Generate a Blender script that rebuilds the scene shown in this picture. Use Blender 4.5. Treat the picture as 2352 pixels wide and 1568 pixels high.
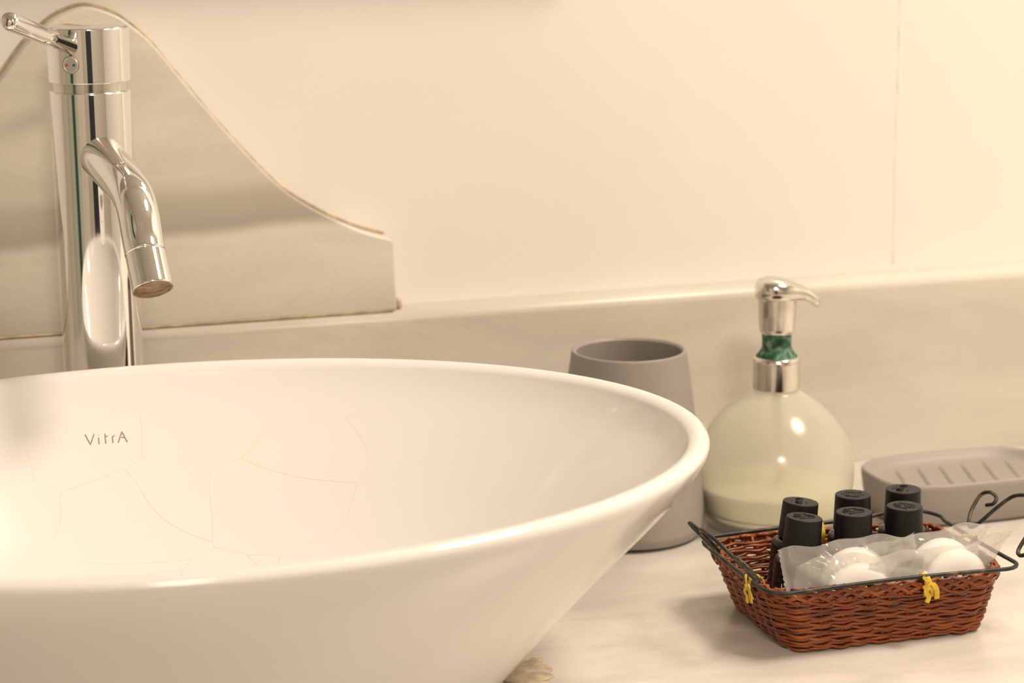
import bpy, bmesh, math, random
from mathutils import Vector, Matrix
from mathutils.bvhtree import BVHTree

for o in list(bpy.data.objects):
    bpy.data.objects.remove(o, do_unlink=True)
sc = bpy.context.scene
COL = sc.collection
random.seed(7)
PI = math.pi
# world frame: counter top is z = 0, back wall runs along x, +y goes into the wall

# ------------------------------------------------------------------ camera
PITCH, YAW, ROLL = math.radians(12.5), math.radians(17), math.radians(-0.55)
fw = Vector((math.sin(YAW)*math.cos(PITCH), math.cos(YAW)*math.cos(PITCH), -math.sin(PITCH)))
R0 = Vector((math.cos(YAW), -math.sin(YAW), 0)); U0 = R0.cross(fw)
Rv = R0*math.cos(ROLL) + U0*math.sin(ROLL); Uv = Rv.cross(fw)
cd = bpy.data.cameras.new('camera'); cam = bpy.data.objects.new('camera', cd); COL.objects.link(cam)
m = Matrix.Identity(4)
for i in range(3):
    m[i][0], m[i][1], m[i][2] = Rv[i], Uv[i], -fw[i]
m.translation = (0, 0, .447)
cam.matrix_world = m
cd.sensor_fit = 'HORIZONTAL'; cd.sensor_width = 22.5; cd.lens = 50.0
cd.clip_start = .01; cd.clip_end = 50
cd.dof.use_dof = True; cd.dof.focus_distance = 1.285; cd.dof.aperture_fstop = 4.5
sc.camera = cam

# ------------------------------------------------------------------ world, exposure, lamps
w = bpy.data.worlds.new('world'); sc.world = w; w.use_nodes = True
w.node_tree.nodes['Background'].inputs[0].default_value = (.05, .045, .04, 1)
w.node_tree.nodes['Background'].inputs[1].default_value = .2
sc.view_settings.view_transform = 'Standard'; sc.view_settings.look = 'None'
sc.view_settings.gamma = 1; sc.view_settings.use_curve_mapping = False
sc.view_settings.exposure = 0.03
CEIL = 1.62
# ceiling lamps of the room, out of view: one above the counter (shadows fall to the left of the basket),
# one in the room behind the camera (glint on the basin rim): name, x, y, diameter, watts
LAMPS = [('counter_ceiling_lamp', 1.30, .80, .50, 34.0), ('room_ceiling_lamp', .05, -1.10, .45, 42.0)]
LCOL = (1.0, .845, .685)

# ------------------------------------------------------------------ helpers
def link(o, parent=None):
    COL.objects.link(o)
    if parent is not None:
        o.parent = parent
    return o

def meshobj(name, v, f, mat, parent=None, smooth=True, label=None):
    me = bpy.data.meshes.new(name)
    me.from_pydata([tuple(p) for p in v], [], f); me.update()
    bm = bmesh.new(); bm.from_mesh(me)
    bmesh.ops.recalc_face_normals(bm, faces=bm.faces)
    bm.to_mesh(me); bm.free()
    if smooth:
        for p in me.polygons: p.use_smooth = True
    me.materials.append(mat)
    o = bpy.data.objects.new(name, me)
    link(o, parent)
    if label: o['label'] = label
    return o

def tag(o, label=None, cat=None, group=None, kind=None):
    if label: o['label'] = label
    if cat: o['category'] = cat
    if group: o['group'] = group
    if kind: o['kind'] = kind
    return o

def empty(name, loc, label, cat, group=None):
    o = bpy.data.objects.new(name, None); link(o); o.location = loc
    o.empty_display_size = .01
    return tag(o, label, cat, group)

def mod_bevel(o, wd, seg=3, angle=35):
    b = o.modifiers.new('bevel', 'BEVEL'); b.width = wd; b.segments = seg
    b.limit_method = 'ANGLE'; b.angle_limit = math.radians(angle)
    return o

def box(name, lo, hi, mat, parent=None, bevel=0, seg=3):
    x0, y0, z0 = lo; x1, y1, z1 = hi
    v = [(x0,y0,z0),(x1,y0,z0),(x1,y1,z0),(x0,y1,z0),(x0,y0,z1),(x1,y0,z1),(x1,y1,z1),(x0,y1,z1)]
    f = [(0,3,2,1),(4,5,6,7),(0,1,5,4),(1,2,6,5),(2,3,7,6),(3,0,4,7)]
    o = meshobj(name, v, f, mat, parent, smooth=bevel > 0)
    if bevel: mod_bevel(o, bevel, seg)
    return o

def lathe_geo(prof, n=48):
    """prof: (r, z) list; r=0 ends become a pole"""
    v, f, rings = [], [], []
    for r, z in prof:
        if r < 1e-7:
            rings.append([len(v)]); v.append(Vector((0, 0, z)))
        else:
            rings.append(list(range(len(v), len(v)+n)))
            for k in range(n):
                a = 2*PI*k/n; v.append(Vector((r*math.cos(a), r*math.sin(a), z)))
    for A, B in zip(rings, rings[1:]):
        for k in range(n):
            k2 = (k+1) % n
            if len(A) == 1 and len(B) == 1: continue
            if len(A) == 1: f.append((A[0], B[k], B[k2]))
            elif len(B) == 1: f.append((A[k], A[k2], B[0]))
            else: f.append((A[k], A[k2], B[k2], B[k]))
    return v, f

def lathe(name, prof, mat, parent=None, n=48, loc=(0,0,0), label=None):
    v, f = lathe_geo(prof, n)
    o = meshobj(name, v, f, mat, parent, label=label); o.location = loc
    return o

def rounded(prof, r=.001, seg=3):
    """round the inner corners of an (r, z) polyline"""
    out = [prof[0]]
    for a, b, c in zip(prof, prof[1:], prof[2:]):
        A, B, C = Vector(a), Vector(b), Vector(c)
        d1 = A-B; d2 = C-B
        k = min(r, d1.length*.45, d2.length*.45)
        if k < 1e-6: out.append(b); continue
        p, q = B+d1.normalized()*k, B+d2.normalized()*k
        if d1.length > k*4: out.append(tuple(B+d1.normalized()*k*1.35))     # support loops keep long faces true
        for i in range(seg+1):
            t = i/seg
            out.append(tuple(p*(1-t)**2 + B*2*t*(1-t) + q*t*t))
        if d2.length > k*4: out.append(tuple(B+d2.normalized()*k*1.35))
    out.append(prof[-1])
    return out

def catmull(pts, n=6, closed=False):
    P = [Vector(p) for p in pts]; out = []
    N = len(P)
    rng = range(N if closed else N-1)
    for i in rng:
        p1, p2 = P[i], P[(i+1) % N]
        p0 = P[i-1] if (closed or i > 0) else p1*2-p2
        p3 = P[(i+2) % N] if (closed or i+2 < N) else p2*2-p1
        for k in range(n):
            t = k/n
            out.append(.5*((2*p1)+(p2-p0)*t+(2*p0-5*p1+4*p2-p3)*t*t+(3*p1-p0-3*p2+p3)*t**3))
    if not closed: out.append(P[-1])
    return out

def tube_geo(path, rad, sides=8, closed=False, caps=True, flat=1.0):
    P = [Vector(p) for p in path]; N = len(P)
    rr = rad if callable(rad) else (lambda t: rad)
    T = []
    for i in range(N):
        a = P[i-1] if (i > 0 or closed) else P[i]
        b = P[(i+1) % N] if (i < N-1 or closed) else P[i]
        T.append((b-a).normalized())
    ref = Vector((0, 0, 1)) if abs(T[0].z) < .9 else Vector((1, 0, 0))
    nrm = (ref - T[0]*ref.dot(T[0])).normalized()
    v, f = [], []
    for i in range(N):
        nrm = (nrm - T[i]*nrm.dot(T[i])).normalized()
        bn = T[i].cross(nrm); r = rr(i/max(1, N-1))
        for k in range(sides):
            a = 2*PI*k/sides
            v.append(P[i] + nrm*(r*math.cos(a)*flat) + bn*(r*math.sin(a)))
    M = N if closed else N-1
    for i in range(M):
        j = (i+1) % N
        for k in range(sides):
            k2 = (k+1) % sides
            f.append((i*sides+k, i*sides+k2, j*sides+k2, j*sides+k))
    if not closed and caps:
        f.append(tuple(range(sides))[::-1]); f.append(tuple((N-1)*sides+k for k in range(sides)))
    return v, f

def tube(name, path, rad, mat, parent=None, sides=8, closed=False, flat=1.0, label=None):
    v, f = tube_geo(path, rad, sides, closed, flat=flat)
    return meshobj(name, v, f, mat, parent, label=label)

def merge(parts):
    V, F = [], []
    for v, f in parts:
        o = len(V); V += list(v); F += [tuple(i+o for i in q) for q in f]
    return V, F

# ------------------------------------------------------------------ materials
def new_mat(name):
    m = bpy.data.materials.new(name); m.use_nodes = True
    nt = m.node_tree; return m, nt, nt.nodes['Principled BSDF']

def N(nt, typ, **kw):
    n = nt.nodes.new(typ)
    for k, v in kw.items():
        if hasattr(n, k): setattr(n, k, v)
        else: n.inputs[k].default_value = v
    return n

def ramp(nt, stops, interp='LINEAR'):
    r = nt.nodes.new('ShaderNodeValToRGB'); r.color_ramp.interpolation = interp
    e = r.color_ramp.elements
    while len(e) < len(stops): e.new(.5)
    for el, (p, c) in zip(e, stops):
        el.position = p; el.color = tuple(c)+(1,) if len(c) == 3 else c
    return r

def coords(nt, scale=(1,1,1), rot=(0,0,0), loc=(0,0,0)):
    tc = nt.nodes.new('ShaderNodeTexCoord'); mp = nt.nodes.new('ShaderNodeMapping')
    mp.inputs['Scale'].default_value = scale; mp.inputs['Rotation'].default_value = rot; mp.inputs['Location'].default_value = loc
    nt.links.new(tc.outputs['Object'], mp.inputs['Vector']); return mp.outputs['Vector']

def simple(name, c, rough=.5, metal=0, var=.06, scale=60, bump=0, spec=.5, coat=0, **kw):
    m, nt, b = new_mat(name)
    n = N(nt, 'ShaderNodeTexNoise', Scale=scale, Detail=4.0)
    nt.links.new(coords(nt), n.inputs['Vector'])
    lo = tuple(x*(1-var) for x in c); hi = tuple(min(1, x*(1+var)) for x in c)
    r = ramp(nt, [(.3, lo), (.7, hi)])
    nt.links.new(n.outputs['Fac'], r.inputs['Fac']); nt.links.new(r.outputs['Color'], b.inputs['Base Color'])
    b.inputs['Roughness'].default_value = rough; b.inputs['Metallic'].default_value = metal
    b.inputs['Specular IOR Level'].default_value = spec
    b.inputs['Coat Weight'].default_value = coat
    if bump:
        bp = N(nt, 'ShaderNodeBump', Strength=bump, Distance=.0005)
        nt.links.new(n.outputs['Fac'], bp.inputs['Height']); nt.links.new(bp.outputs['Normal'], b.inputs['Normal'])
    return m

def marble(name, c, dark, scale=(3, 3, 16), rot=(0, .07, 0), rough=.3, band=None, amount=(.42, .62)):
    m, nt, b = new_mat(name)
    vec = coords(nt, scale, rot)
    n = N(nt, 'ShaderNodeTexNoise', Scale=1.6, Detail=6.0, Distortion=.6, Roughness=.55)
    nt.links.new(vec, n.inputs['Vector'])
    r = ramp(nt, [(amount[0], dark), (amount[1], c)])
    nt.links.new(n.outputs['Fac'], r.inputs['Fac'])
    out = r.outputs['Color']
    g = N(nt, 'ShaderNodeTexNoise', Scale=350.0, Detail=3.0)
    nt.links.new(coords(nt), g.inputs['Vector'])
    rg = ramp(nt, [(.3, (.95, .95, .95)), (.7, (1, 1, 1))])
    nt.links.new(g.outputs['Fac'], rg.inputs['Fac'])
    mx = N(nt, 'ShaderNodeMix', data_type='RGBA', blend_type='MULTIPLY'); mx.inputs[0].default_value = 1
    nt.links.new(out, mx.inputs[6]); nt.links.new(rg.outputs['Color'], mx.inputs[7]); out = mx.outputs[2]
    if band:                                  # one broad grey vein crossing the slab
        z0, slope, x0, col = band
        tc = nt.nodes.new('ShaderNodeTexCoord'); sp = nt.nodes.new('ShaderNodeSeparateXYZ')
        nt.links.new(tc.outputs['Object'], sp.inputs[0])
        wob = N(nt, 'ShaderNodeTexNoise', Scale=9.0, Detail=5.0); nt.links.new(coords(nt, (1, 1, .4)), wob.inputs['Vector'])
        a = N(nt, 'ShaderNodeMath', operation='MULTIPLY_ADD'); a.inputs[1].default_value = -slope; a.inputs[2].default_value = slope*x0-z0
        nt.links.new(sp.outputs['X'], a.inputs[0])
        s = N(nt, 'ShaderNodeMath', operation='ADD'); nt.links.new(a.outputs[0], s.inputs[0]); nt.links.new(sp.outputs['Z'], s.inputs[1])
        wv = N(nt, 'ShaderNodeMath', operation='MULTIPLY_ADD'); wv.inputs[1].default_value = .022; nt.links.new(wob.outputs['Fac'], wv.inputs[0]); nt.links.new(s.outputs[0], wv.inputs[2])
        mr = N(nt, 'ShaderNodeMapRange'); mr.inputs['From Min'].default_value = -.05; mr.inputs['From Max'].default_value = .09
        nt.links.new(wv.outputs[0], mr.inputs['Value'])
        br = ramp(nt, [(.0, (0, 0, 0)), (.33, (.05, .05, .05)), (.40, (.95, .95, .95)), (.50, (.75, .75, .75)), (.62, (.12, .12, .12)), (.8, (0, 0, 0))], 'EASE')
        nt.links.new(mr.outputs[0], br.inputs['Fac'])
        m2 = N(nt, 'ShaderNodeMix', data_type='RGBA'); nt.links.new(br.outputs['Color'], m2.inputs[0])
        nt.links.new(out, m2.inputs[6]); m2.inputs[7].default_value = col+(1,); out = m2.outputs[2]
    nt.links.new(out, b.inputs['Base Color'])
    b.inputs['Roughness'].default_value = rough
    return m

M = {}
def wall_mat():
    m, nt, b = new_mat('wall_paint')
    n = N(nt, 'ShaderNodeTexNoise', Scale=5.0, Detail=3.0); nt.links.new(coords(nt), n.inputs['Vector'])
    r = ramp(nt, [(.3, (.80, .775, .73)), (.7, (.84, .815, .77))]); nt.links.new(n.outputs['Fac'], r.inputs['Fac'])
    nt.links.new(r.outputs['Color'], b.inputs['Base Color'])
    f = N(nt, 'ShaderNodeTexNoise', Scale=140.0, Detail=2.0); nt.links.new(coords(nt), f.inputs['Vector'])
    bp = N(nt, 'ShaderNodeBump', Strength=.08, Distance=.001); nt.links.new(f.outputs['Fac'], bp.inputs['Height'])
    nt.links.new(bp.outputs['Normal'], b.inputs['Normal'])
    b.inputs['Roughness'].default_value = .38
    return m
M['wall'] = wall_mat()
M['tile'] = simple('beige_wall_tile', (.55, .51, .45), .3, var=.06, scale=5)
M['ceiling'] = simple('ceiling_paint', (.80, .78, .74), .8, var=.02, scale=4)
M['floor'] = simple('floor_tile', (.20, .17, .14), .35, var=.1, scale=6)
M['counter'] = marble('counter_marble', (.68, .645, .59), (.57, .535, .485), (5, 16, 3), (0, 0, .18), .28, amount=(.38, .6))
M['strip'] = marble('upstand_marble', (.64, .60, .525), (.57, .53, .46), (3, 3, 12), rough=.35)
M['panel'] = marble('splash_marble', (.67, .63, .545), (.58, .545, .465), (3, 3, 12), rough=.35, band=(.2055, .034, .2, (.36, .325, .265)))
M['grout'] = simple('aged_grout', (.46, .38, .25), .8, var=.35, scale=120)
M['chrome'] = simple('chrome', (.90, .89, .87), .045, 1, var=.01, scale=30)
M['chrome_worn'] = simple('worn_chrome', (.72, .69, .63), .14, 1, var=.12, scale=90)
M['button'] = simple('satin_metal', (.62, .60, .56), .35, .6)
M['lime'] = simple('limescale_brown', (.30, .20, .12), .7, var=.4, scale=400, bump=.5)
M['red'] = simple('red_dot_paint', (.65, .06, .03), .4)
M['blue'] = simple('blue_dot_paint', (.03, .10, .28), .4)
M['stone'] = simple('taupe_ceramic', (.295, .268, .242), .5, var=.03, scale=30)
M['print'] = simple('grey_logo_print', (.30, .25, .18), .5, var=.1)
M['black'] = simple('black_plastic', (.009, .009, .008), .45, var=.1, scale=200, spec=.3)
M['black_gloss'] = simple('black_bottle_plastic', (.010, .010, .009), .16, var=.1, scale=200)
M['whiteprint'] = simple('pale_bottle_print', (.65, .62, .55), .5)
M['soap'] = simple('white_soap', (.92, .905, .87), .55, var=.02, scale=40)
M['raffia'] = simple('yellow_raffia', (.62, .42, .035), .6, var=.25, scale=150, bump=.4)
M['silicone'] = simple('yellowed_silicone', (.60, .51, .37), .45, var=.25, scale=160, bump=.8)
M['drain'] = M['chrome']

def wicker_mat():
    m, nt, b = new_mat('brown_wicker')
    oi = nt.nodes.new('ShaderNodeObjectInfo')
    n = N(nt, 'ShaderNodeTexNoise', Scale=90.0, Detail=5.0); nt.links.new(coords(nt, (1, 1, 3)), n.inputs['Vector'])
    a = N(nt, 'ShaderNodeMath', operation='MULTIPLY_ADD'); a.inputs[1].default_value = .3
    nt.links.new(oi.outputs['Random'], a.inputs[0]); nt.links.new(n.outputs['Fac'], a.inputs[2])
    r = ramp(nt, [(.32, (.050, .011, .003)), (.60, (.175, .037, .0055)), (.95, (.31, .080, .012))])
    nt.links.new(a.outputs[0], r.inputs['Fac']); nt.links.new(r.outputs['Color'], b.inputs['Base Color'])
    b.inputs['Roughness'].default_value = .42
    bp = N(nt, 'ShaderNodeBump', Strength=.4, Distance=.0004); nt.links.new(n.outputs['Fac'], bp.inputs['Height'])
    nt.links.new(bp.outputs['Normal'], b.inputs['Normal'])
    return m
M['wicker'] = wicker_mat()
def wire_mat():
    m, nt, b = new_mat('dark_rusted_wire')
    n = N(nt, 'ShaderNodeTexNoise', Scale=130.0, Detail=6.0); nt.links.new(coords(nt), n.inputs['Vector'])
    r = ramp(nt, [(.45, (.018, .020, .018)), (.60, (.05, .045, .03)), (.72, (.17, .095, .03))])
    nt.links.new(n.outputs['Fac'], r.inputs['Fac']); nt.links.new(r.outputs['Color'], b.inputs['Base Color'])
    b.inputs['Roughness'].default_value = .45; b.inputs['Metallic'].default_value = .3
    return m
M['wire'] = wire_mat()

def ceramic_mat():
    m, nt, b = new_mat('crazed_white_ceramic')
    # fine tan crazing of the old glaze: edges of large distorted cells, broken up by noise
    vec = coords(nt, (1, 1, 1.6))
    d = N(nt, 'ShaderNodeTexNoise', Scale=7.0, Detail=1.0); nt.links.new(vec, d.inputs['Vector'])
    mixv = N(nt, 'ShaderNodeMix', data_type='RGBA', blend_type='LINEAR_LIGHT'); mixv.inputs[0].default_value = .02
    nt.links.new(vec, mixv.inputs[6]); nt.links.new(d.outputs['Color'], mixv.inputs[7])
    v = N(nt, 'ShaderNodeTexVoronoi', feature='DISTANCE_TO_EDGE', Scale=15.0)
    nt.links.new(mixv.outputs[2], v.inputs['Vector'])
    line = ramp(nt, [(0, (1, 1, 1)), (.0042, (0, 0, 0))]); nt.links.new(v.outputs['Distance'], line.inputs['Fac'])
    k = N(nt, 'ShaderNodeTexNoise', Scale=9.0, Detail=1.0); nt.links.new(vec, k.inputs['Vector'])
    kr = ramp(nt, [(.50, (0, 0, 0)), (.62, (.55, .55, .55))]); nt.links.new(k.outputs['Fac'], kr.inputs['Fac'])
    mul = N(nt, 'ShaderNodeMath', operation='MULTIPLY'); nt.links.new(line.outputs['Color'], mul.inputs[0]); nt.links.new(kr.outputs['Color'], mul.inputs[1])
    mx = N(nt, 'ShaderNodeMix', data_type='RGBA'); nt.links.new(mul.outputs[0], mx.inputs[0])
    mx.inputs[6].default_value = (.79, .775, .745, 1); mx.inputs[7].default_value = (.60, .46, .29, 1)
    nt.links.new(mx.outputs[2], b.inputs['Base Color'])
    b.inputs['Roughness'].default_value = .12; b.inputs['Coat Weight'].default_value = .15; b.inputs['Coat Roughness'].default_value = .04
    return m
M['ceramic'] = ceramic_mat()
M['ceramic_out'] = simple('white_ceramic', (.79, .775, .745), .12, var=.01, scale=8, coat=.15)

def film_mat():
    m, nt, b = new_mat('clear_film')
    out = nt.nodes['Material Output']
    tr = N(nt, 'ShaderNodeBsdfTransparent'); tr.inputs[0].default_value = (.97, .97, .96, 1)
    df = N(nt, 'ShaderNodeBsdfTranslucent'); df.inputs[0].default_value = (.93, .92, .89, 1)
    d2 = N(nt, 'ShaderNodeBsdfDiffuse'); d2.inputs[0].default_value = (.93, .92, .89, 1)
    gl = N(nt, 'ShaderNodeBsdfGlossy'); gl.inputs['Roughness'].default_value = .12
    lw = N(nt, 'ShaderNodeLayerWeight'); lw.inputs[0].default_value = .35
    a = nt.nodes.new('ShaderNodeMixShader'); a.inputs[0].default_value = .5
    nt.links.new(df.outputs[0], a.inputs[1]); nt.links.new(d2.outputs[0], a.inputs[2])
    bmx = nt.nodes.new('ShaderNodeMixShader'); bmx.inputs[0].default_value = .29
    nt.links.new(tr.outputs[0], bmx.inputs[1]); nt.links.new(a.outputs[0], bmx.inputs[2])
    c = nt.nodes.new('ShaderNodeMixShader')
    mm = N(nt, 'ShaderNodeMath', operation='MULTIPLY_ADD'); mm.inputs[1].default_value = .35; mm.inputs[2].default_value = .03
    nt.links.new(lw.outputs['Facing'], mm.inputs[0]); nt.links.new(mm.outputs[0], c.inputs[0])
    nt.links.new(bmx.outputs[0], c.inputs[1]); nt.links.new(gl.outputs[0], c.inputs[2])
    nt.links.new(c.outputs[0], out.inputs['Surface'])
    return m
M['film'] = film_mat()

def milky_glass():
    m, nt, b = new_mat('milky_glass')
    out = nt.nodes['Material Output']
    b.inputs['Base Color'].default_value = (.985, .985, .95, 1)
    b.inputs['Roughness'].default_value = .32; b.inputs['IOR'].default_value = 1.12
    b.inputs['Transmission Weight'].default_value = 1
    d = N(nt, 'ShaderNodeBsdfTranslucent'); d.inputs[0].default_value = (.93, .92, .84, 1)
    d2 = N(nt, 'ShaderNodeBsdfDiffuse'); d2.inputs[0].default_value = (.88, .87, .78, 1)
    a = nt.nodes.new('ShaderNodeMixShader'); a.inputs[0].default_value = .5
    nt.links.new(d.outputs[0], a.inputs[1]); nt.links.new(d2.outputs[0], a.inputs[2])
    n = N(nt, 'ShaderNodeTexNoise', Scale=25.0, Detail=3.0); nt.links.new(coords(nt), n.inputs['Vector'])
    r = ramp(nt, [(.35, (.16, .16, .16)), (.7, (.30, .30, .30))]); nt.links.new(n.outputs['Fac'], r.inputs['Fac'])
    x = nt.nodes.new('ShaderNodeMixShader'); nt.links.new(r.outputs['Color'], x.inputs[0])
    nt.links.new(b.outputs[0], x.inputs[1]); nt.links.new(a.outputs[0], x.inputs[2])
    g = N(nt, 'ShaderNodeBsdfGlossy'); g.inputs['Roughness'].default_value = .16
    y = nt.nodes.new('ShaderNodeMixShader'); y.inputs[0].default_value = .025
    nt.links.new(x.outputs[0], y.inputs[1]); nt.links.new(g.outputs[0], y.inputs[2])
    nt.links.new(y.outputs[0], out.inputs['Surface'])
    return m
M['glass'] = milky_glass()
M['liquid'] = simple('pale_yellow_soap', (.90, .88, .66), .35, var=.04, scale=20)

def green_neck():
    m, nt, b = new_mat('verdigris_neck')
    n = N(nt, 'ShaderNodeTexNoise', Scale=240.0, Detail=5.0); nt.links.new(coords(nt), n.inputs['Vector'])
    r = ramp(nt, [(.38, (.012, .05, .025)), (.52, (.035, .13, .07)), (.63, (.16, .28, .20)), (.75, (.45, .38, .22))])
    nt.links.new(n.outputs['Fac'], r.inputs['Fac']); nt.links.new(r.outputs['Color'], b.inputs['Base Color'])
    b.inputs['Roughness'].default_value = .5; b.inputs['Metallic'].default_value = .35
    return m
M['green'] = green_neck()
M['navy'] = simple('navy_standin_paint', (.020, .022, .035), .5, var=.1)  # dark coat of the added panel behind the camera
M['teal'] = simple('dark_teal_frame', (.03, .065, .06), .3, var=.1)
M['pale_green'] = simple('pale_green_tile', (.42, .46, .38), .3, var=.06)
M['lamp_trim'] = simple('white_lamp_trim', (.8, .8, .78), .4)

# ------------------------------------------------------------------ room
WY = 1.4815
X0, X1, Y0, Z0 = -1.15, 2.30, -1.60, -.86
def struct(o): o['kind'] = 'structure'; return o
struct(box('wall_back', (X0-.1, WY, Z0), (X1+.1, WY+.1, CEIL), M['wall']))
struct(box('wall_left', (X0-.1, Y0, Z0), (X0, WY, CEIL), M['tile']))
struct(box('wall_right', (X1, Y0, Z0), (X1+.1, WY, CEIL), M['wall']))
struct(box('wall_front', (X0-.1, Y0-.1, Z0), (X1+.1, Y0, CEIL), M['tile']))
struct(box('floor', (X0-.1, Y0-.1, Z0-.1), (X1+.1, WY+.1, Z0), M['floor']))
struct(box('ceiling', (X0-.1, Y0-.1, CEIL), (X1+.1, WY+.1, CEIL+.1), M['ceiling']))
d1 = struct(box('reflection_standin', (-.50, Y0+.002, Z0), (.30, Y0+.04, 1.20), M['navy']))  # added dark panel: stands in for the person reflected in the chrome
box('standin_frame', (-.56, Y0+.001, Z0), (-.50, Y0+.055, 1.26), M['wall'], d1)
box('standin_frame', (.30, Y0+.001, Z0), (.36, Y0+.055, 1.26), M['wall'], d1)
t1 = struct(box('trim_1', (X0+.002, .05, Z0), (X0+.03, 1.0, 1.25), M['pale_green']))
box('frame_post', (X0+.03, .42, Z0), (X0+.06, .66, 1.25), M['teal'], t1)
# mirror frame above the basin: its lower ledge shades the wall below it
t2 = struct(box('trim_2', (-.25, WY-.026, .385), (.52, WY-.001, 1.25), M['lamp_trim'], bevel=.004))
box('mirror_pane', (-.21, WY-.029, .44), (.48, WY-.0261, 1.21), M['chrome'], t2)
# faint vertical paint ridge on the back wall
pts = []
z = .14
rr = random.Random(3)
while z < 1.6:
    pts.append((.7446+rr.uniform(-.0008, .0008), WY+.0004, z)); z += .012
tr = tube('trim_3', pts, lambda t: .0008+.0004*math.sin(t*370)*math.sin(t*91), M['wall'], sides=6); struct(tr)

LLAB = ['round white ceiling lamp above the soap dish end of the counter', 'round white ceiling lamp in the room by the added navy panel']
for (nm, lx, ly, dia, pw), lb in zip(LAMPS, LLAB):
    ld = bpy.data.lights.new(nm+'_light_offscreen', 'AREA'); ld.shape = 'DISK'; ld.size = dia
    ld.energy = pw; ld.color = LCOL
    lo = bpy.data.objects.new(nm+'_light_offscreen', ld)
    e = empty(nm+'_offscreen', (lx, ly, CEIL), lb, 'lamp')
    link(lo, e); lo.location = (0, 0, -.022)
    r_ = dia/2
    lathe('lamp_rim', rounded([(r_+.002, 0), (r_+.002, -.020), (r_+.012, -.020), (r_+.018, 0)], .002), M['lamp_trim'], e, 48)

# ------------------------------------------------------------------ counter, upstand, splash panel
ct = box('countertop', (-.55, .80, -.03), (1.55, WY-.001, 0), M['counter'], bevel=.004)
tag(ct, 'cream veined marble countertop carrying the basin and the toiletries', 'countertop')
SF = 1.4594   # front plane of upstand
prf = [(SF, .0001), (SF, .1275)] + [(SF+.0075*(1-math.cos(a)), .1275+.0075*math.sin(a)) for a in [PI/2*k/6 for k in range(1, 7)]] + [(SF+.012, .135), (WY-.0005, .135), (WY-.0005, .0001)]
nn_ = len(prf)
v = [(-.55, y, z) for y, z in prf] + [(1.55, y, z) for y, z in prf]
f = [tuple(range(nn_)), tuple(range(2*nn_-1, nn_-1, -1))] + [(i, (i+1) % nn_, nn_+(i+1) % nn_, nn_+i) for i in range(nn_)]
st = meshobj('upstand', v, f, M['strip'], smooth=False)
for p in st.data.polygons: p.use_smooth = len(p.vertices) == 4 and abs(p.normal.y) > .05 and p.normal.z > .05
tag(st, 'low grey marble upstand running along the wall behind the basin', 'backsplash')
right = [(.3651,.1825),(.3622,.1848),(.3428,.1912),(.3223,.2012),(.305,.2116),(.2879,.2249),(.2656,.2491),(.2437,.2756),(.2223,.3031),(.2091,.3203),(.1958,.3326),(.1851,.3398)]
cxp = .1685
curve = catmull([(x, 0, z) for x, z in right[1:]] + [(cxp, 0, .3445)] + [(2*cxp-x, 0, z) for x, z in right[1:][::-1]], 4)
outl = [(.3665, .1353), (.3653, .1828)] + [(p.x, p.z) for p in curve] + [(2*cxp-.3653, .1828), (2*cxp-.3665, .1353)]
v = [(x, SF+.0035, z) for x, z in outl] + [(x, WY-.0004, z) for x, z in outl]
n = len(outl)
f = [tuple(range(n)), tuple(range(2*n-1, n-1, -1))] + [(i, (i+1) % n, n+(i+1) % n, n+i) for i in range(n)]
pn = meshobj('splash_panel', v, f, M['panel'], smooth=True); mod_bevel(pn, .002, 3, 50)
tag(pn, 'grey marble splash panel with a curved bell-shaped top behind the faucet', 'backsplash')
# aged joint between wall and panel, and along the panel foot
jv = [(p.x, SF+.010, p.z+.0005) for p in curve]
tube('joint', [(x, WY-.0008, z+.0002) for x, y, z in jv], .0012, M['grout'], pn, 6)
tube('joint', [(2*cxp-.3665+.003+i*.0195, SF+.0042, .1356) for i in range(21)], .0009, M['grout'], pn, 6)
box('joint_lump', (.3672, SF+.008, .1352), (.3715, WY-.0002, .1415), M['grout'], pn, bevel=.002)

# ------------------------------------------------------------------ wash basin
BC = Vector((.171, 1.133, 0))
bas = empty('wash_basin', BC, 'large white oval ceramic vessel basin with fine glaze cracks', 'basin')
outer = [(.135,.100,.0004),(.155,.1165,.0004),(.158,.1187,.004),(.182,.1367,.030),(.2096,.1574,.060),(.234,.1757,.085),(.254,.1907,.105),(.2675,.2009,.120),(.2740,.2055,.1285),(.2768,.2078,.1345)]
rimp = [(.2762,.2072,.1378),(.2740,.2050,.1396),(.2710,.2020,.1400),(.2680,.1990,.1391),(.2655,.1965,.1370)]
inner = [(.2635,.1945,.133),(.2560,.1885,.122),(.2400,.1765,.105),(.2200,.1610,.085),(.1990,.1450,.065),(.1750,.1270,.046),(.1480,.1070,.033),(.1050,.0740,.026),(.0500,.0400,.023),(.0260,.0260,.0225),(.0240,.0240,.016),(.0240,.0240,.008)]
prof = catmull([Vector(p) for p in outer[1:]+rimp+inner[:-2]], 3)
prof = [Vector(outer[0])] + prof + [Vector(inner[-2]), Vector(inner[-1])]
NS = 128
v, f = [], []
for a, b, z in prof:
    for k in range(NS):
        t = 2*PI*k/NS; v.append((a*math.cos(t), b*math.sin(t), z))
for i in range(len(prof)-1):
    for k in range(NS):
        k2 = (k+1) % NS; f.append((i*NS+k, i*NS+k2, (i+1)*NS+k2, (i+1)*NS+k))
f.append(tuple(range(NS)))
bowl = meshobj('bowl', v, f, M['ceramic_out'], bas)
bowl.data.materials.append(M['ceramic'])
for p in bowl.data.polygons:                      # the crazed glaze is on the inner face only
    c_ = p.center
    if p.normal.z > .05 and c_.z < .138 and (c_.x/.2735)**2+(c_.y/.2045)**2 < 1: p.material_index = 1
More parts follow.
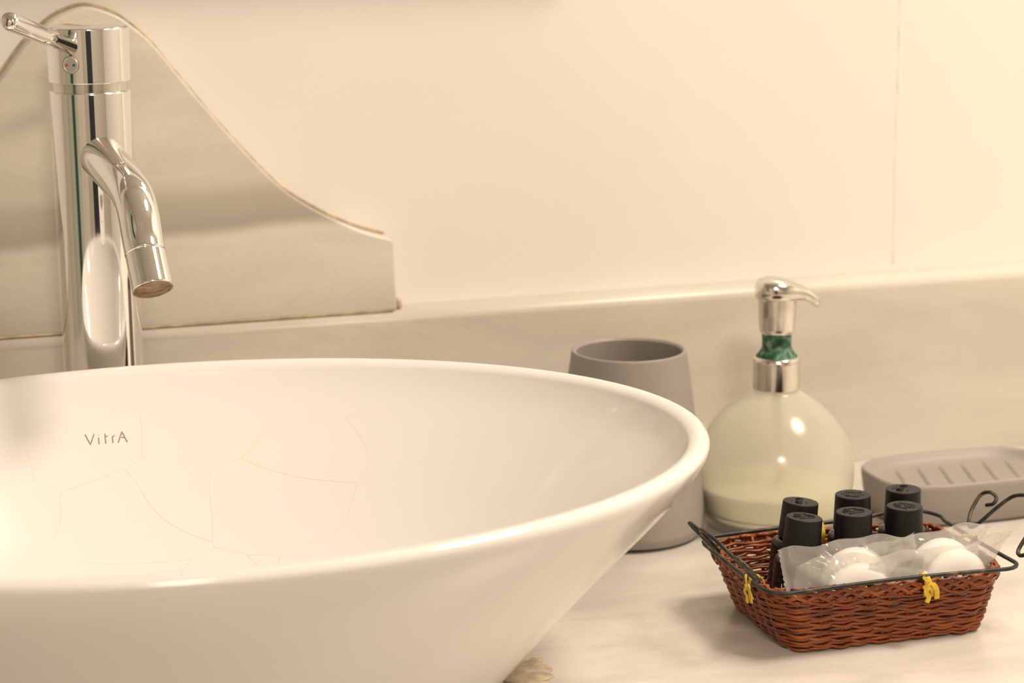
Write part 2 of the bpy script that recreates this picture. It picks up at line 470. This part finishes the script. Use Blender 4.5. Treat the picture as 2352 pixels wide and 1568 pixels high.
bvh = BVHTree.FromPolygons([Vector(p) for p in v], f)
lathe('drain', rounded([(0, .0125), (.018, .0128), (.0235, .011), (.0239, .008)], .002), M['chrome'], bas, 32)

# ------------------------------------------------------------------ faucet
FX, FY = .1603, 1.393
fa = empty('basin_faucet', (FX, FY, 0), 'tall polished chrome single-lever faucet standing behind the basin', 'faucet')
lathe('base_ring', rounded([(.0255, 0), (.0285, 0), (.0285, .004), (.0255, .006)], .001), M['chrome'], fa, 64)
lathe('body', rounded([(.0245, .0005), (.0245, .2995), (.0236, .3000), (.020, .3000)], .0008), M['chrome'], fa, 96)
lathe('recess_ring', [(.0222, .297), (.0222, .309)], M['chrome_worn'], fa, 64)
lathe('cap', rounded([(.019, .3054), (.0247, .3054), (.0247, .3378), (.0237, .3385), (0, .3388)], .0007), M['chrome'], fa, 96)
hx = Vector((FX, FY)); toc = (-hx).normalized(); az = math.atan2(toc.y, toc.x)
la = az - math.radians(25.5); ldir = Vector((math.cos(la), math.sin(la), 0)); side = Vector((-ldir.y, ldir.x, 0))
el = math.radians(15.5); ax = ldir*math.cos(el) + Vector((0, 0, math.sin(el)))
p0 = ldir*.021 + Vector((0, 0, .3272)); L = .084
path = [p0 + ax*s for s in (0, L*.5, L-.004, L-.002, L-.0007, L)]
rads = [.0047, .0051, .0054, .0051, .0042, .0025]
lv = tube_geo(path, 1, 32)
V = []
for i in range(len(path)):
    for k in range(32):
        p = lv[0][i*32+k]; V.append(path[i] + (p-path[i])*rads[i])
meshobj('lever', V, lv[1], M['chrome'], fa)
# indicator button with hot and cold dots, facing along the lever
def facing(prof, name, mat, origin, direction, parent, n=32):
    vv, ff = lathe_geo(prof, n)
    q = Vector((0, 0, 1)).rotation_difference(direction)
    return meshobj(name, [q @ p + origin for p in vv], ff, mat, parent)
bo = ldir*.0243 + Vector((0, 0, .3172))
btn = facing(rounded([(.0050, -.001), (.0050, .0009), (.0044, .0012), (.0041, .0009), (0, .0010)], .0002), 'indicator_button', M['button'], bo, ldir, fa)
facing([(.00536, .0000), (.00536, .0007), (.0050, .0007)], 'button_ring', M['lime'], bo, ldir, btn)
for s, mt in ((-1, 'red'), (1, 'blue')):
    facing([(.00085, .0008), (.00085, .00125), (0, .0013)], 'hot_dot' if s < 0 else 'cold_dot', M[mt], bo + side*(.0023*s), ldir, btn, 16)
# spout
sa = math.radians(-90 + 7.2); sd = Vector((math.cos(sa), math.sin(sa), 0))
def sp(r, z): return sd*r + Vector((0, 0, z))
ctrl = [sp(.010, .2625), sp(.030, .2595), sp(.055, .2552), sp(.078, .2505), sp(.092, .2455), sp(.1005, .2365), sp(.1065, .2240), sp(.1110, .2170)]
cp = catmull(ctrl, 8)
tube('spout', cp, lambda t: .0134-.0016*min(1, t*1.6), M['chrome'], fa, 40)
d = (cp[-1]-cp[-3]).normalized()
def along(s, r): return (r, s)
aer = facing(rounded([(.0110, -.0005), (.0117, .0004), (.0118, .0215), (.0113, .0222), (.0105, .0222), (.0103, .0190)], .0004), 'aerator', M['chrome'], cp[-1]+d*.0002, d, fa, 40)
facing([(.0104, .0200), (0, .0203)], 'aerator_mesh', M['lime'], cp[-1]+d*.0002, d, aer, 32)
facing([(.01165, .0224), (.0105, .0226), (.0104, .0216)], 'outlet_ring', M['lime'], cp[-1]+d*.0002, d, aer, 40)

# ------------------------------------------------------------------ logo and silicone on the basin
def on_bowl(x, z, off=.0003):
    """point of the inner back face of the bowl at world x, z"""
    o = Vector((x-BC.x, 0, z))
    loc, nor, idx, dist = bvh.ray_cast(o, Vector((0, 1, 0)))
    return loc + Vector((0, -off, 0)) if loc else o

LOGO = {'letter_v': [[(0.13782, 0.10698), (0.14023, 0.10157), (0.14308, 0.10685)]],
        'letter_i': [[(0.1454, 0.10474), (0.14531, 0.10146)], [(0.14536, 0.1061), (0.14556, 0.1061)]],
        'letter_t': [[(0.14938, 0.1064), (0.14927, 0.10134)], [(0.1495, 0.10479), (0.15084, 0.1052)]],
        'letter_r': [[(0.15492, 0.10508), (0.15354, 0.10445), (0.1534, 0.10133)]],
        'letter_a': [[(0.15654, 0.1013), (0.15943, 0.10668), (0.16182, 0.1011)], [(0.15873, 0.10371), (0.16084, 0.10359)]]}
for nm, strokes in LOGO.items():
    geo = []
    for st_ in strokes:
        dense = []
        for (x0, z0), (x1, z1) in zip(st_, st_[1:]):
            for k in range(6):
                t = k/6; dense.append((x0+(x1-x0)*t, z0+(z1-z0)*t))
        dense.append(st_[-1])
        geo.append(tube_geo([on_bowl(x, z, .0000) for x, z in dense], .00036, 6))
    V, F = merge(geo)
    o = meshobj(nm, V, F, M['print'], bas, label='thin grey printed letter')

# yellowed silicone squeezed out around the basin foot
rs = random.Random(11)
pts, NSL = [], 160
for k in range(NSL):
    t = 2*PI*k/NSL; j = rs.uniform(-.0012, .0012)
    pts.append(((.1600+j)*math.cos(t), (.1205+j)*math.sin(t), .0040+rs.uniform(-.0003, .0006)))
tube('silicone_bead', pts, lambda t: .0027+.0007*math.sin(t*160)+.0005*math.sin(t*61), M['silicone'], bas, 7, closed=True)
geo = []
for (x, y, sx, sy, sz) in [(a_, b_, c_*1.25, d_*1.3, e_*.38) for a_, b_, c_, d_, e_ in [(.166,.002,.012,.010,.0040),(.176,-.004,.010,.007,.0045),(.183,.002,.007,.005,.0050),(.187,-.006,.006,.006,.0030),(.178,-.016,.012,.006,.0035),(.172,-.028,.012,.006,.0030),(.190,.008,.003,.003,.0030)]]:
    vv, ff = [], []
    for i in range(7):
        ph = PI*.5*i/6
        for k in range(14):
            th = 2*PI*k/14; jj = 1+rs.uniform(-.06, .06)
            vv.append((x+sx*math.cos(ph)*math.cos(th)*jj, y+sy*math.cos(ph)*math.sin(th)*jj, sz*math.sin(ph)*jj+.0002))
    for i in range(6):
        for k in range(14):
            ff.append((i*14+k, i*14+(k+1) % 14, (i+1)*14+(k+1) % 14, (i+1)*14+k))
    geo.append((vv, ff))
V, F = merge(geo); meshobj('silicone_lump', V, F, M['silicone'], bas)

# ------------------------------------------------------------------ tumbler
tb = empty('bathroom_tumbler', (.4918, 1.350, 0), 'plain taupe ceramic tumbler standing between the basin and the soap dispenser', 'tumbler')
outp = [(0, .0008), (.043, .0008), (.0475, .0022), (.0497, .0075), (.0495, .018), (.0470, .045), (.0430, .080), (.0393, .108), (.0374, .1215)]
lathe('cup_wall', catmull([(r, 0, z) for r, z in outp[2:]], 4) and rounded(outp + [(.0370, .1232), (.0352, .1232), (.0341, .1215)], .0015), M['stone'], tb, 72)
lathe('inner_glaze', [(.0341, .1215), (.0350, .108), (.0385, .080), (.0425, .045), (.0435, .012), (0, .010)], M['stone'], tb, 72)

# ------------------------------------------------------------------ soap dispenser
DX, DY = .5909, 1.340
ds = empty('soap_dispenser', (DX, DY, 0), 'round milky glass soap dispenser with a worn chrome pump and green corroded neck', 'dispenser')
gp = [(.030, .0012), (.0425, .0008), (.0455, .0030), (.0470, .0075), (.0490, .0130), (.0512, .0230), (.0522, .0350), (.0515, .0470), (.0470, .0590), (.0395, .0705), (.0300, .0800), (.0210, .0865), (.0155, .0902), (.0145, .0945)]
gp2 = [(p.x, p.z) for p in catmull([(r, 0, z) for r, z in gp], 3)]
gin = [(max(r-.0022, .001), z+(.004 if z < .01 else 0)) for r, z in gp2[::-1]]
bt = lathe('bottle', [(0, .0012)] + gp2 + gin + [(0, gin[-1][1])], M['glass'], ds, 64)
lq = [(r-.0028, z) for r, z in gp2 if .006 < z < .028]
lathe('liquid_soap', [(0, lq[0][1])] + lq + [(lq[-1][0]-.001, lq[-1][1]+.0004), (0, lq[-1][1]+.0004)], M['liquid'], ds, 64)
tube('dip_tube', [(0, 0, .0945), (.002, 0, .05), (.006, 0, .012)], .0025, M['glass'], ds, 10)
lathe('collar', rounded([(.0148, .0925), (.0156, .0918), (.0157, .1105), (.0148, .1130), (.0100, .1142)], .0008), M['chrome_worn'], ds, 48)
lathe('neck', [(p.x, p.z) for p in catmull([(.0140, 0, .1131), (.0118, 0, .1155), (.0099, 0, .1190), (.0096, 0, .1235), (.0100, 0, .1290), (.0104, 0, .1310)], 4)], M['green'], ds, 40)
lathe('pump_stem', rounded([(.0095, .1282), (.0108, .1290), (.0117, .1312), (.0122, .1400), (.0126, .1500), (.0128, .1545), (.006, .1560)], .0008), M['chrome_worn'], ds, 48)
# beak-shaped pump head: sections along the nozzle direction (+x, a touch towards the room)
secs = [(-.0142,.0015,.1540,.1590),(-.0134,.0068,.1518,.1622),(-.0108,.0112,.1500,.1648),(-.0060,.0136,.1492,.1660),(-.0005,.0140,.1490,.1658),(.0055,.0128,.1490,.1644),(.0105,.0106,.1496,.1624),(.0150,.0088,.1500,.1606),(.0190,.0076,.1494,.1588),(.0225,.0068,.1474,.1564),(.0255,.0062,.1450,.1538),(.0272,.0050,.1452,.1518)]
vv, ff = [], []
nk = 20
ca, sa_ = math.cos(math.radians(-8)), math.sin(math.radians(-8))
for x, wd, zb, zt in secs:
    for k in range(nk):
        a = 2*PI*k/nk
        cy = math.cos(a); sz = math.sin(a)
        yy = wd*math.copysign(abs(cy)**.8, cy)
        zz = (zb+zt)/2 + (zt-zb)/2*math.copysign(abs(sz)**.7, sz)
        vv.append((x*ca-yy*sa_, x*sa_+yy*ca, zz))
for i in range(len(secs)-1):
    for k in range(nk):
        ff.append((i*nk+k, i*nk+(k+1) % nk, (i+1)*nk+(k+1) % nk, (i+1)*nk+k))
ff += [tuple(range(nk)), tuple((len(secs)-1)*nk+k for k in range(nk))]
meshobj('pump_head', vv, ff, M['chrome_worn'], ds)

# ------------------------------------------------------------------ soap dish
sdh = empty('soap_dish', (.722, 1.327, 0), 'low oblong taupe ceramic soap dish with raised ribs beside the dispenser', 'dish')
def superring(a, b, z, nexp=3.2, n=96):
    out = []
    for k in range(n):
        t = 2*PI*k/n; c, s = math.cos(t), math.sin(t)
        out.append((a*math.copysign(abs(c)**(2/nexp), c), b*math.copysign(abs(s)**(2/nexp), s), z))
    return out
rings = [(.058,.032,.0006),(.0615,.0355,.0012),(.0635,.0375,.0040),(.0655,.0392,.0150),(.0668,.0404,.0260),(.0668,.0404,.0288),(.0658,.0394,.0300),(.0645,.0381,.0298),(.0630,.0366,.0280),(.0610,.0346,.0250),(.0570,.0310,.0235),(.0300,.0150,.0230)]
vv, ff = [], []
for a, b, z in rings: vv += superring(a, b, z)
for i in range(len(rings)-1):
    for k in range(96): ff.append((i*96+k, i*96+(k+1) % 96, (i+1)*96+(k+1) % 96, (i+1)*96+k))
ff += [tuple(range(96)), tuple((len(rings)-1)*96+k for k in range(96))]
meshobj('tray', vv, ff, M['stone'], sdh)
for k in range(6):
    x = -.042+k*.0165
    tube('rib', catmull([(x-.006, -.024, .0206), (x-.003, -.010, .0214), (x+.003, .010, .0214), (x+.006, .024, .0206)], 4), .0032, M['stone'], sdh, 8)

# ------------------------------------------------------------------ wicker basket
# rounded-rectangle loops interpolated between the floor and the rim
BX0, BX1, BY0, BY1 = .501, .617, 1.105, 1.193     # floor
TX0, TX1, TY0, TY1 = .486, .628, 1.0965, 1.2005   # rim
BH = .0375
BO = Vector(((BX0+BX1)/2, (BY0+BY1)/2, 0))
bk = empty('wicker_basket', BO, 'small reddish brown wicker basket with black wire scroll handles holding toiletries', 'basket')
def rrect(x0, x1, y0, y1, r, s):
    """point at arc fraction s of a rounded rectangle and its outward normal"""
    w_, h_ = x1-x0-2*r, y1-y0-2*r
    q = PI*r/2; L_ = 2*(w_+h_)+4*q; d_ = (s % 1)*L_
    segs = [('l', (x0+r, y0), (1, 0), w_), ('a', (x1-r, y0+r), -90, q), ('l', (x1, y0+r), (0, 1), h_), ('a', (x1-r, y1-r), 0, q),
            ('l', (x1-r, y1), (-1, 0), w_), ('a', (x0+r, y1-r), 90, q), ('l', (x0, y1-r), (0, -1), h_), ('a', (x0+r, y0+r), 180, q)]
    for kind, o_, a_, ln in segs:
        if d_ <= ln or kind is segs[-1]:
            if kind == 'l':
                return Vector((o_[0]+a_[0]*d_, o_[1]+a_[1]*d_)), Vector((a_[1], -a_[0]))
            an = math.radians(a_ + 90*d_/ln); nn = Vector((math.cos(an), math.sin(an)))
            return Vector(o_)+nn*r, nn
        d_ -= ln
    return Vector((x0+r, y0)), Vector((0, -1))
def wallpt(s, h):
    g = h**.85
    l = lambda a, b: a+(b-a)*g
    p, nn = rrect(l(BX0, TX0), l(BX1, TX1), l(BY0, TY0), l(BY1, TY1), .010+.010*h, s)
    sag = .0010*math.sin(s*2*PI*3+1)*h
    return Vector((p.x, p.y, .0014+(BH-.0014)*h+sag))-BO, Vector((nn.x, nn.y, 0))
NST = 32
rb = random.Random(5)
for k in range(NST):
    s = (k+.5)/NST
    pts = []
    for j in range(9):
        p, nn = wallpt(s, j/8*1.0); pts.append(p)
    tube('stake', pts, .0011, M['wicker'], bk, 6)
ROWS = 16
for rI in range(ROWS):
    h = .02+.90*rI/(ROWS-1)
    for strand in range(2):
        pts = []; n_ = NST*8
        ph = PI*((rI+strand) % 2); jt = rb.uniform(0, 1); j1, j2 = rb.uniform(.2, .5), rb.uniform(.2, .5)
        for k in range(n_):
            s = k/n_
            hh = h + (.016 if strand else -.012)*math.cos(s*NST*PI+ph+1.2)
            hh += .012*j1*math.sin(2*PI*(s*7+jt)) + .010*j2*math.sin(2*PI*(s*13+jt*3)) 
            p, nn = wallpt(s, max(0, hh))
            amp = .00155*math.sin(s*NST*PI+ph)*(1+.25*math.sin(2*PI*(s*11+jt)))
            pts.append(p+nn*amp+Vector((0, 0, .0002*math.sin(k*.9+rI))))
        tube('weaver', pts, .00112*rb.uniform(.85, 1.1), M['wicker'], bk, 6, closed=True)
# plaited border: two layers of slanting strands form a herringbone over the rim
NB = 44
for k in range(NB):
    s0 = (k+.15*rb.uniform(-1, 1))/NB
    for layer in range(2):
        pts = []
        for j in range(9):
            t = j/8
            s = s0 + ((.5 if layer else 0) + 2.1*t)/NB
            if layer == 0:      # from the inside over the rim, down the outside
                h = 1.035+.05*math.sin(PI*t)-.20*t; off = -.0022+.0052*math.sin(PI*.5*min(1, t*1.4))
            else:               # from the outside foot up over the rim
                h = .845+.20*t+.03*math.sin(PI*t); off = .0026+.0008*math.sin(PI*t)-.0046*t*t
            p, nn = wallpt(s, h); pts.append(p+nn*off)
        tube('border_strand', pts, lambda t, q=rb.uniform(.95, 1.2): (.00125*q)*(1-.4*abs(2*t-1)**4), M['wicker'], bk, 6)
# woven floor
for k in range(22):
    y = BY0+.003+(BY1-BY0-.006)*k/21
    pts = [Vector((BX0+.003+(BX1-BX0-.006)*j/24, y, .0016+.0005*math.sin(j*1.6+PI*(k % 2))))-BO for j in range(25)]
    tube('floor_strand', pts, .0016, M['wicker'], bk, 6)
# wire frame around the rim
WX0, WX1, WY0, WY1, WZ = .4815, .6365, 1.0925, 1.2030, .0405
pts = []
for k in range(120):
    p, nn = rrect(WX0, WX1, WY0, WY1, .012, k/120)
    zz = WZ + .0012*math.sin(k/120*2*PI*2) + (.004*math.exp(-((p.x-.615)/.02)**2) if p.y > 1.19 else 0)
    pts.append(Vector((p.x, p.y, zz))-BO)
tube('rim_wire', pts, .00125, M['wire'], bk, 8, closed=True)
half = [(0,.0372),(.008,.0357),(.0158,.0315),(.0205,.0217),(.0245,.0070),(.0285,.0035),(.0333,.0051),(.0397,.0127),(.0430,.0231),(.0375,.0275),(.0285,.0267),(.0262,.0225),(.0310,.0195)]
hp = [(-a, b) for a, b in half[::-1]][:-1] + half
for sgn, xr in ((-1, WX0), (1, WX1)):
    yc = 1.132 if sgn > 0 else 1.138
    ox, oz = (.70, .714) if sgn > 0 else (.555, .625)
    pts = catmull([Vector((xr+sgn*ox*t, yc+s, WZ+.0012+oz*t))-BO for s, t in hp], 7)
    tube('scroll_handle', pts, .00125, M['wire'], bk, 8)
# raffia ties
def strip_geo(path, wdir, wd, th=.00035):
    P = catmull(path, 6); v_, f_ = [], []
    for i, p in enumerate(P):
        T = (P[min(i+1, len(P)-1)]-P[max(i-1, 0)]).normalized()
        W_ = wdir(i/(len(P)-1)) if callable(wdir) else Vector(wdir)
        W_ = (W_-T*W_.dot(T)).normalized(); Nn = T.cross(W_)
        for a, b in ((-1, -1), (1, -1), (1, 1), (-1, 1)): v_.append(p+W_*(a*wd)+Nn*(b*th))
    for i in range(len(P)-1):
        for k in range(4): f_.append((i*4+k, i*4+(k+1) % 4, i*4+4+(k+1) % 4, i*4+4+k))
    f_ += [(0, 1, 2, 3), tuple(len(P)*4-4+k for k in range(4))]
    return v_, f_
def tie(P, t, o):
    """P rim point, t along the rim, o outward"""
    P = Vector(P)-BO; t = Vector(t); o = Vector(o); z = Vector((0, 0, 1))
    loop = [P+o*.0034-z*.0085, P+o*.0048-z*.003, P+o*.0032+z*.0030, P-o*.0012+z*.0036, P-o*.0042-z*.001, P-o*.0034-z*.0075]
    k0 = P+o*.0056-z*.0022
    g = [strip_geo(loop, t, .0014),
         strip_geo([p+t*(.0042-.0018*i)+o*.0006 for i, p in enumerate(loop[:4])], t, .0012),
         strip_geo([k0+t*.0004, k0+t*.0028+z*.0012+o*.0008, k0+t*.0052-z*.0022+o*.0006, k0+t*.0058-z*.0075], t+z*.3, .0015),
         strip_geo([k0, k0-t*.0014-z*.0028+o*.001, k0+t*.0006-z*.0058+o*.0004, k0-t*.0004-z*.0092], t, .0014),
         strip_geo([k0-t*.0026-z*.001, k0+o*.0012, k0+t*.0026+z*.0008], z, .0017),
         strip_geo([k0, k0-t*.0010+z*.0035+o*.0006, k0-t*.0030+z*.0062], t, .0008)]
    V_, F_ = merge(g); o_ = meshobj('raffia_tie', V_, F_, M['raffia'], bk, smooth=False, label='yellow raffia tie')
tie((.5745, TY0-.0012, .0385), (1, 0, 0), (0, -1, 0))
tie((TX0-.001, 1.122, .0385), (0, -1, 0), (-1, 0, 0))
tie((.560, TY1+.0005, .0385), (-1, 0, 0), (0, 1, 0))
tie((TX1+.002, 1.150, .0390), (0, 1, 0), (1, 0, 0))

# ------------------------------------------------------------------ toiletry bottles
def make_bottle(name):
    e = empty(name, (0, 0, 0), '', '')
    lathe('body', rounded([(0, .0002), (.0130, .0002), (.0144, .0016), (.0144, .0375), (.0137, .0400), (.0120, .0412), (.0085, .0418), (.0085, .0440)], .0010), M['black_gloss'], e, 40)
    cp_ = lathe('cap', rounded([(.0085, .0424), (.0111, .0424), (.0111, .0440), (.0104, .0630), (.0102, .0638), (0, .0640)], .0004), M['black'], e, 48)
    geo = []
    for k, x in enumerate((-.0062, -.0046, -.0033, -.0018, .0020, .0034, .0048, .0062)):
        hh = .0032 if abs(x) < .006 else .0022
        geo.append(tube_geo([(x, -.001, .06405), (x+.0003, -.001+hh*.5, .06405), (x, hh, .06405)], .00026, 5))
    for y0_, y1_, l_ in ((-.0035, -.0028, .005), (.0052, .0048, .004)):
        geo.append(tube_geo([(-l_, y0_, .06405), (l_, y1_, .06405)], .00018, 5))
    v_, f_ = lathe_geo([(.0006, .0640), (.0006, .0643), (0, .0643)], 12); geo.append((v_, f_))
    V_, F_ = merge(geo); meshobj('embossing', V_, F_, M['black'], cp_)
    return e
def bottle_print(e, rot):
    geo = []
    R_ = .01445
    def on(a, z): return (R_*math.cos(a), R_*math.sin(a), z)
    for da, z, dz, dd in ((0, .026, .0035, .10), (.10, .0245, .0030, .12), (-.08, .0235, .003, -.06)):
        geo.append(tube_geo([on(rot+da, z-dz), on(rot+da+dd*.5, z), on(rot+da+dd, z+dz)], lambda t: .00012+.0005*math.sin(PI*t), 5))
    geo.append(tube_geo([on(rot-.35, .011), on(rot, .0150), on(rot+.35, .0195)], .00018, 5))
    V_, F_ = merge(geo); meshobj('print', V_, F_, M['whiteprint'], e, label='pale leaf print')
b0 = make_bottle('toiletry_bottle')
def copy_tree(o, parent=None):
    c = o.copy(); COL.objects.link(c); c.parent = parent
    for ch in list(o.children): copy_tree(ch, c)
    return c
spots = [   # top x, top y, base dx, dy, turn, label
    (.5223, 1.1415, -.0060, 0, .10, 'black toiletry bottle in front of its row partner at the tie-marked left end of the basket'),
    (.5530, 1.1412, 0, 0, .05, 'black toiletry bottle behind the wrapped soaps, between two others'),
    (.5858, 1.1425, 0, 0, 2.2, 'black toiletry bottle behind the wrapped soaps at the end near the soap dish'),
    (.5333, 1.1710, -.0065, 0, 1.1, 'tilted black toiletry bottle in the row against the basket wall by the dispenser'),
    (.5677, 1.1735, 0, 0, 2.6, 'black toiletry bottle, middle one of the row against the dispenser-side basket wall'),
    (.6010, 1.1745, 0, 0, .8, 'black toiletry bottle of the dispenser-side row, the one closest to the soap dish')]
labels = ['tilted black toiletry bottle touching the wrapped soaps, nearest the basin',
          'black toiletry bottle touching the wrapped soaps, middle of its row of three',
          'black toiletry bottle touching the wrapped soaps, nearest the soap dish',
          'tilted black toiletry bottle against the basket wall facing the dispenser, nearest the basin',
          'black toiletry bottle against the basket wall facing the dispenser, middle of its row',
          'black toiletry bottle against the basket wall facing the dispenser, nearest the soap dish']
bots = [b0] + [copy_tree(b0) for _ in range(5)]
for e, (x, y, dx, dy, tn, _), lb in zip(bots, spots, labels):
    base = Vector((x+dx, y+dy, .0036)); top = Vector((x, y, .0676))
    q = Vector((0, 0, 1)).rotation_difference((top-base).normalized())
    e.rotation_mode = 'QUATERNION'
    e.rotation_quaternion = q @ Matrix.Rotation(tn, 3, 'Z').to_quaternion()
    e.location = base
    tag(e, lb, 'bottle', 'black toiletry bottles in the basket')
bottle_print(bots[3], math.radians(-150)-1.1)
bottle_print(bots[0], math.radians(-145)-.10)

# ------------------------------------------------------------------ wrapped soaps
def make_packet(seed, W_, H_, sx=0, taper=False):
    rp = random.Random(seed)
    e = empty('wrapped_soap', (0, 0, 0), '', '')
    Rs, Ts = .0205, .0090
    # soap: flattened round bar, axis along local y
    vv, ff = lathe_geo([(0, -Ts/2), (.010, -Ts/2), (.0150, -Ts*.45), (.0178, -Ts*.28), (Rs, 0), (.0178, Ts*.28), (.0150, Ts*.45), (.010, Ts/2), (0, Ts/2)], 40)
    meshobj('soap_bar', [(p.x+sx, p.z, p.y*.86) for p in vv], ff, M['soap'], e)
    nu, nv = 56, 30
    fr = [rp.uniform(0, 6.28) for _ in range(8)]
    def edge_wave(u): return .0016*math.sin(u*5+fr[0])+.0010*math.sin(u*11+fr[1])+.0010*math.sin(u*19+fr[2])
    geo = []
    for sgn in (-1, 1):
        v_, f_ = [], []
        for j in range(nv+1):
            b = j/nv
            for i in range(nu+1):
                a = i/nu
                zig = (abs((b*14) % 1-.5)-.25)*.0022
                x = (a-.5)*W_ + (zig if i == nu else (-zig if i == 0 else 0))
                z = (b-.5)*H_ + edge_wave(a)*(1 if b > .5 else .3)*abs(2*b-1)**1.5
                x *= (1 if x < 0 or not taper else .48+.52*b*b)
                rr_ = math.hypot(x-sx, z/.86)
                puff = Ts/2*1.16*max(0, 1-(rr_/(Rs*1.42))**2.6) if rr_ < Rs*1.42 else 0
                seam = min(1, min(a, 1-a)*W_/.009) * min(1, (1-b)*H_/.004) * min(1, b*H_/.004)
                ang = math.atan2(z, x-sx)
                wr = .0007*math.sin(ang*9+fr[3]+sgn)*min(1, rr_/.02)*seam + .0005*math.sin(ang*17+fr[4])*seam*min(1, rr_/.022)
                crimp = .00045*math.sin(x*3200)*(1 if min(a, 1-a)*W_ < .0085 else 0)
                bend = b*.0030*math.sin(a*PI*2+fr[5])*abs(2*a-1)**2 + b*.0025*(max(0, abs(2*a-1)-.6)/.4)**2*math.sin(b*4+fr[6])
                y = sgn*(max(puff, .0007*seam)+.00008) + wr + crimp + bend
                if rr_ < Rs*1.02: y = sgn*max(abs(puff)+.0001, Ts/2*.2)
                v_.append((x, y, z))
        for j in range(nv):
            for i in range(nu):
                k = j*(nu+1)+i; f_.append((k, k+1, k+nu+2, k+nu+1))
        geo.append((v_, f_))
    for sgn, g in zip((-1, 1), geo):
        o = meshobj('film_wrapper', g[0], g[1], M['film'], e, label='clear crimped film')
    return e
packs = [  # cx, cy, cz, roll deg, lean deg, yaw deg, soap shift, label
    (.5430, 1.1110, .0286, -1.5, 10, -2, 0, 'film-wrapped round white soap against the yellow-tied long basket wall, nearest the basin'),
    (.5970, 1.1110, .0296, 5.5, 10, 3, .006, 'film-wrapped round white soap against the yellow-tied long basket wall, nearest the soap dish'),
    (.5440, 1.1205, .0350, 3.5, 10, 0, 0, 'film-wrapped round white soap leaning on the bottles, nearest the basin'),
    (.5925, 1.1208, .0340, 6.0, 10, 2, .006, 'film-wrapped round white soap leaning on the bottles, nearest the soap dish')]
for i, (x, y, z, ro, ln, yw, sx, lb) in enumerate(packs):
    e = make_packet(20+i, (.078, .094, .084, .092)[i], .043, sx, i in (1, 3))
    e.location = (x, y, z)
    e.rotation_euler = (math.radians(-ln), math.radians(-ro), math.radians(yw))
    tag(e, lb, 'soap', 'film-wrapped soaps in the basket')
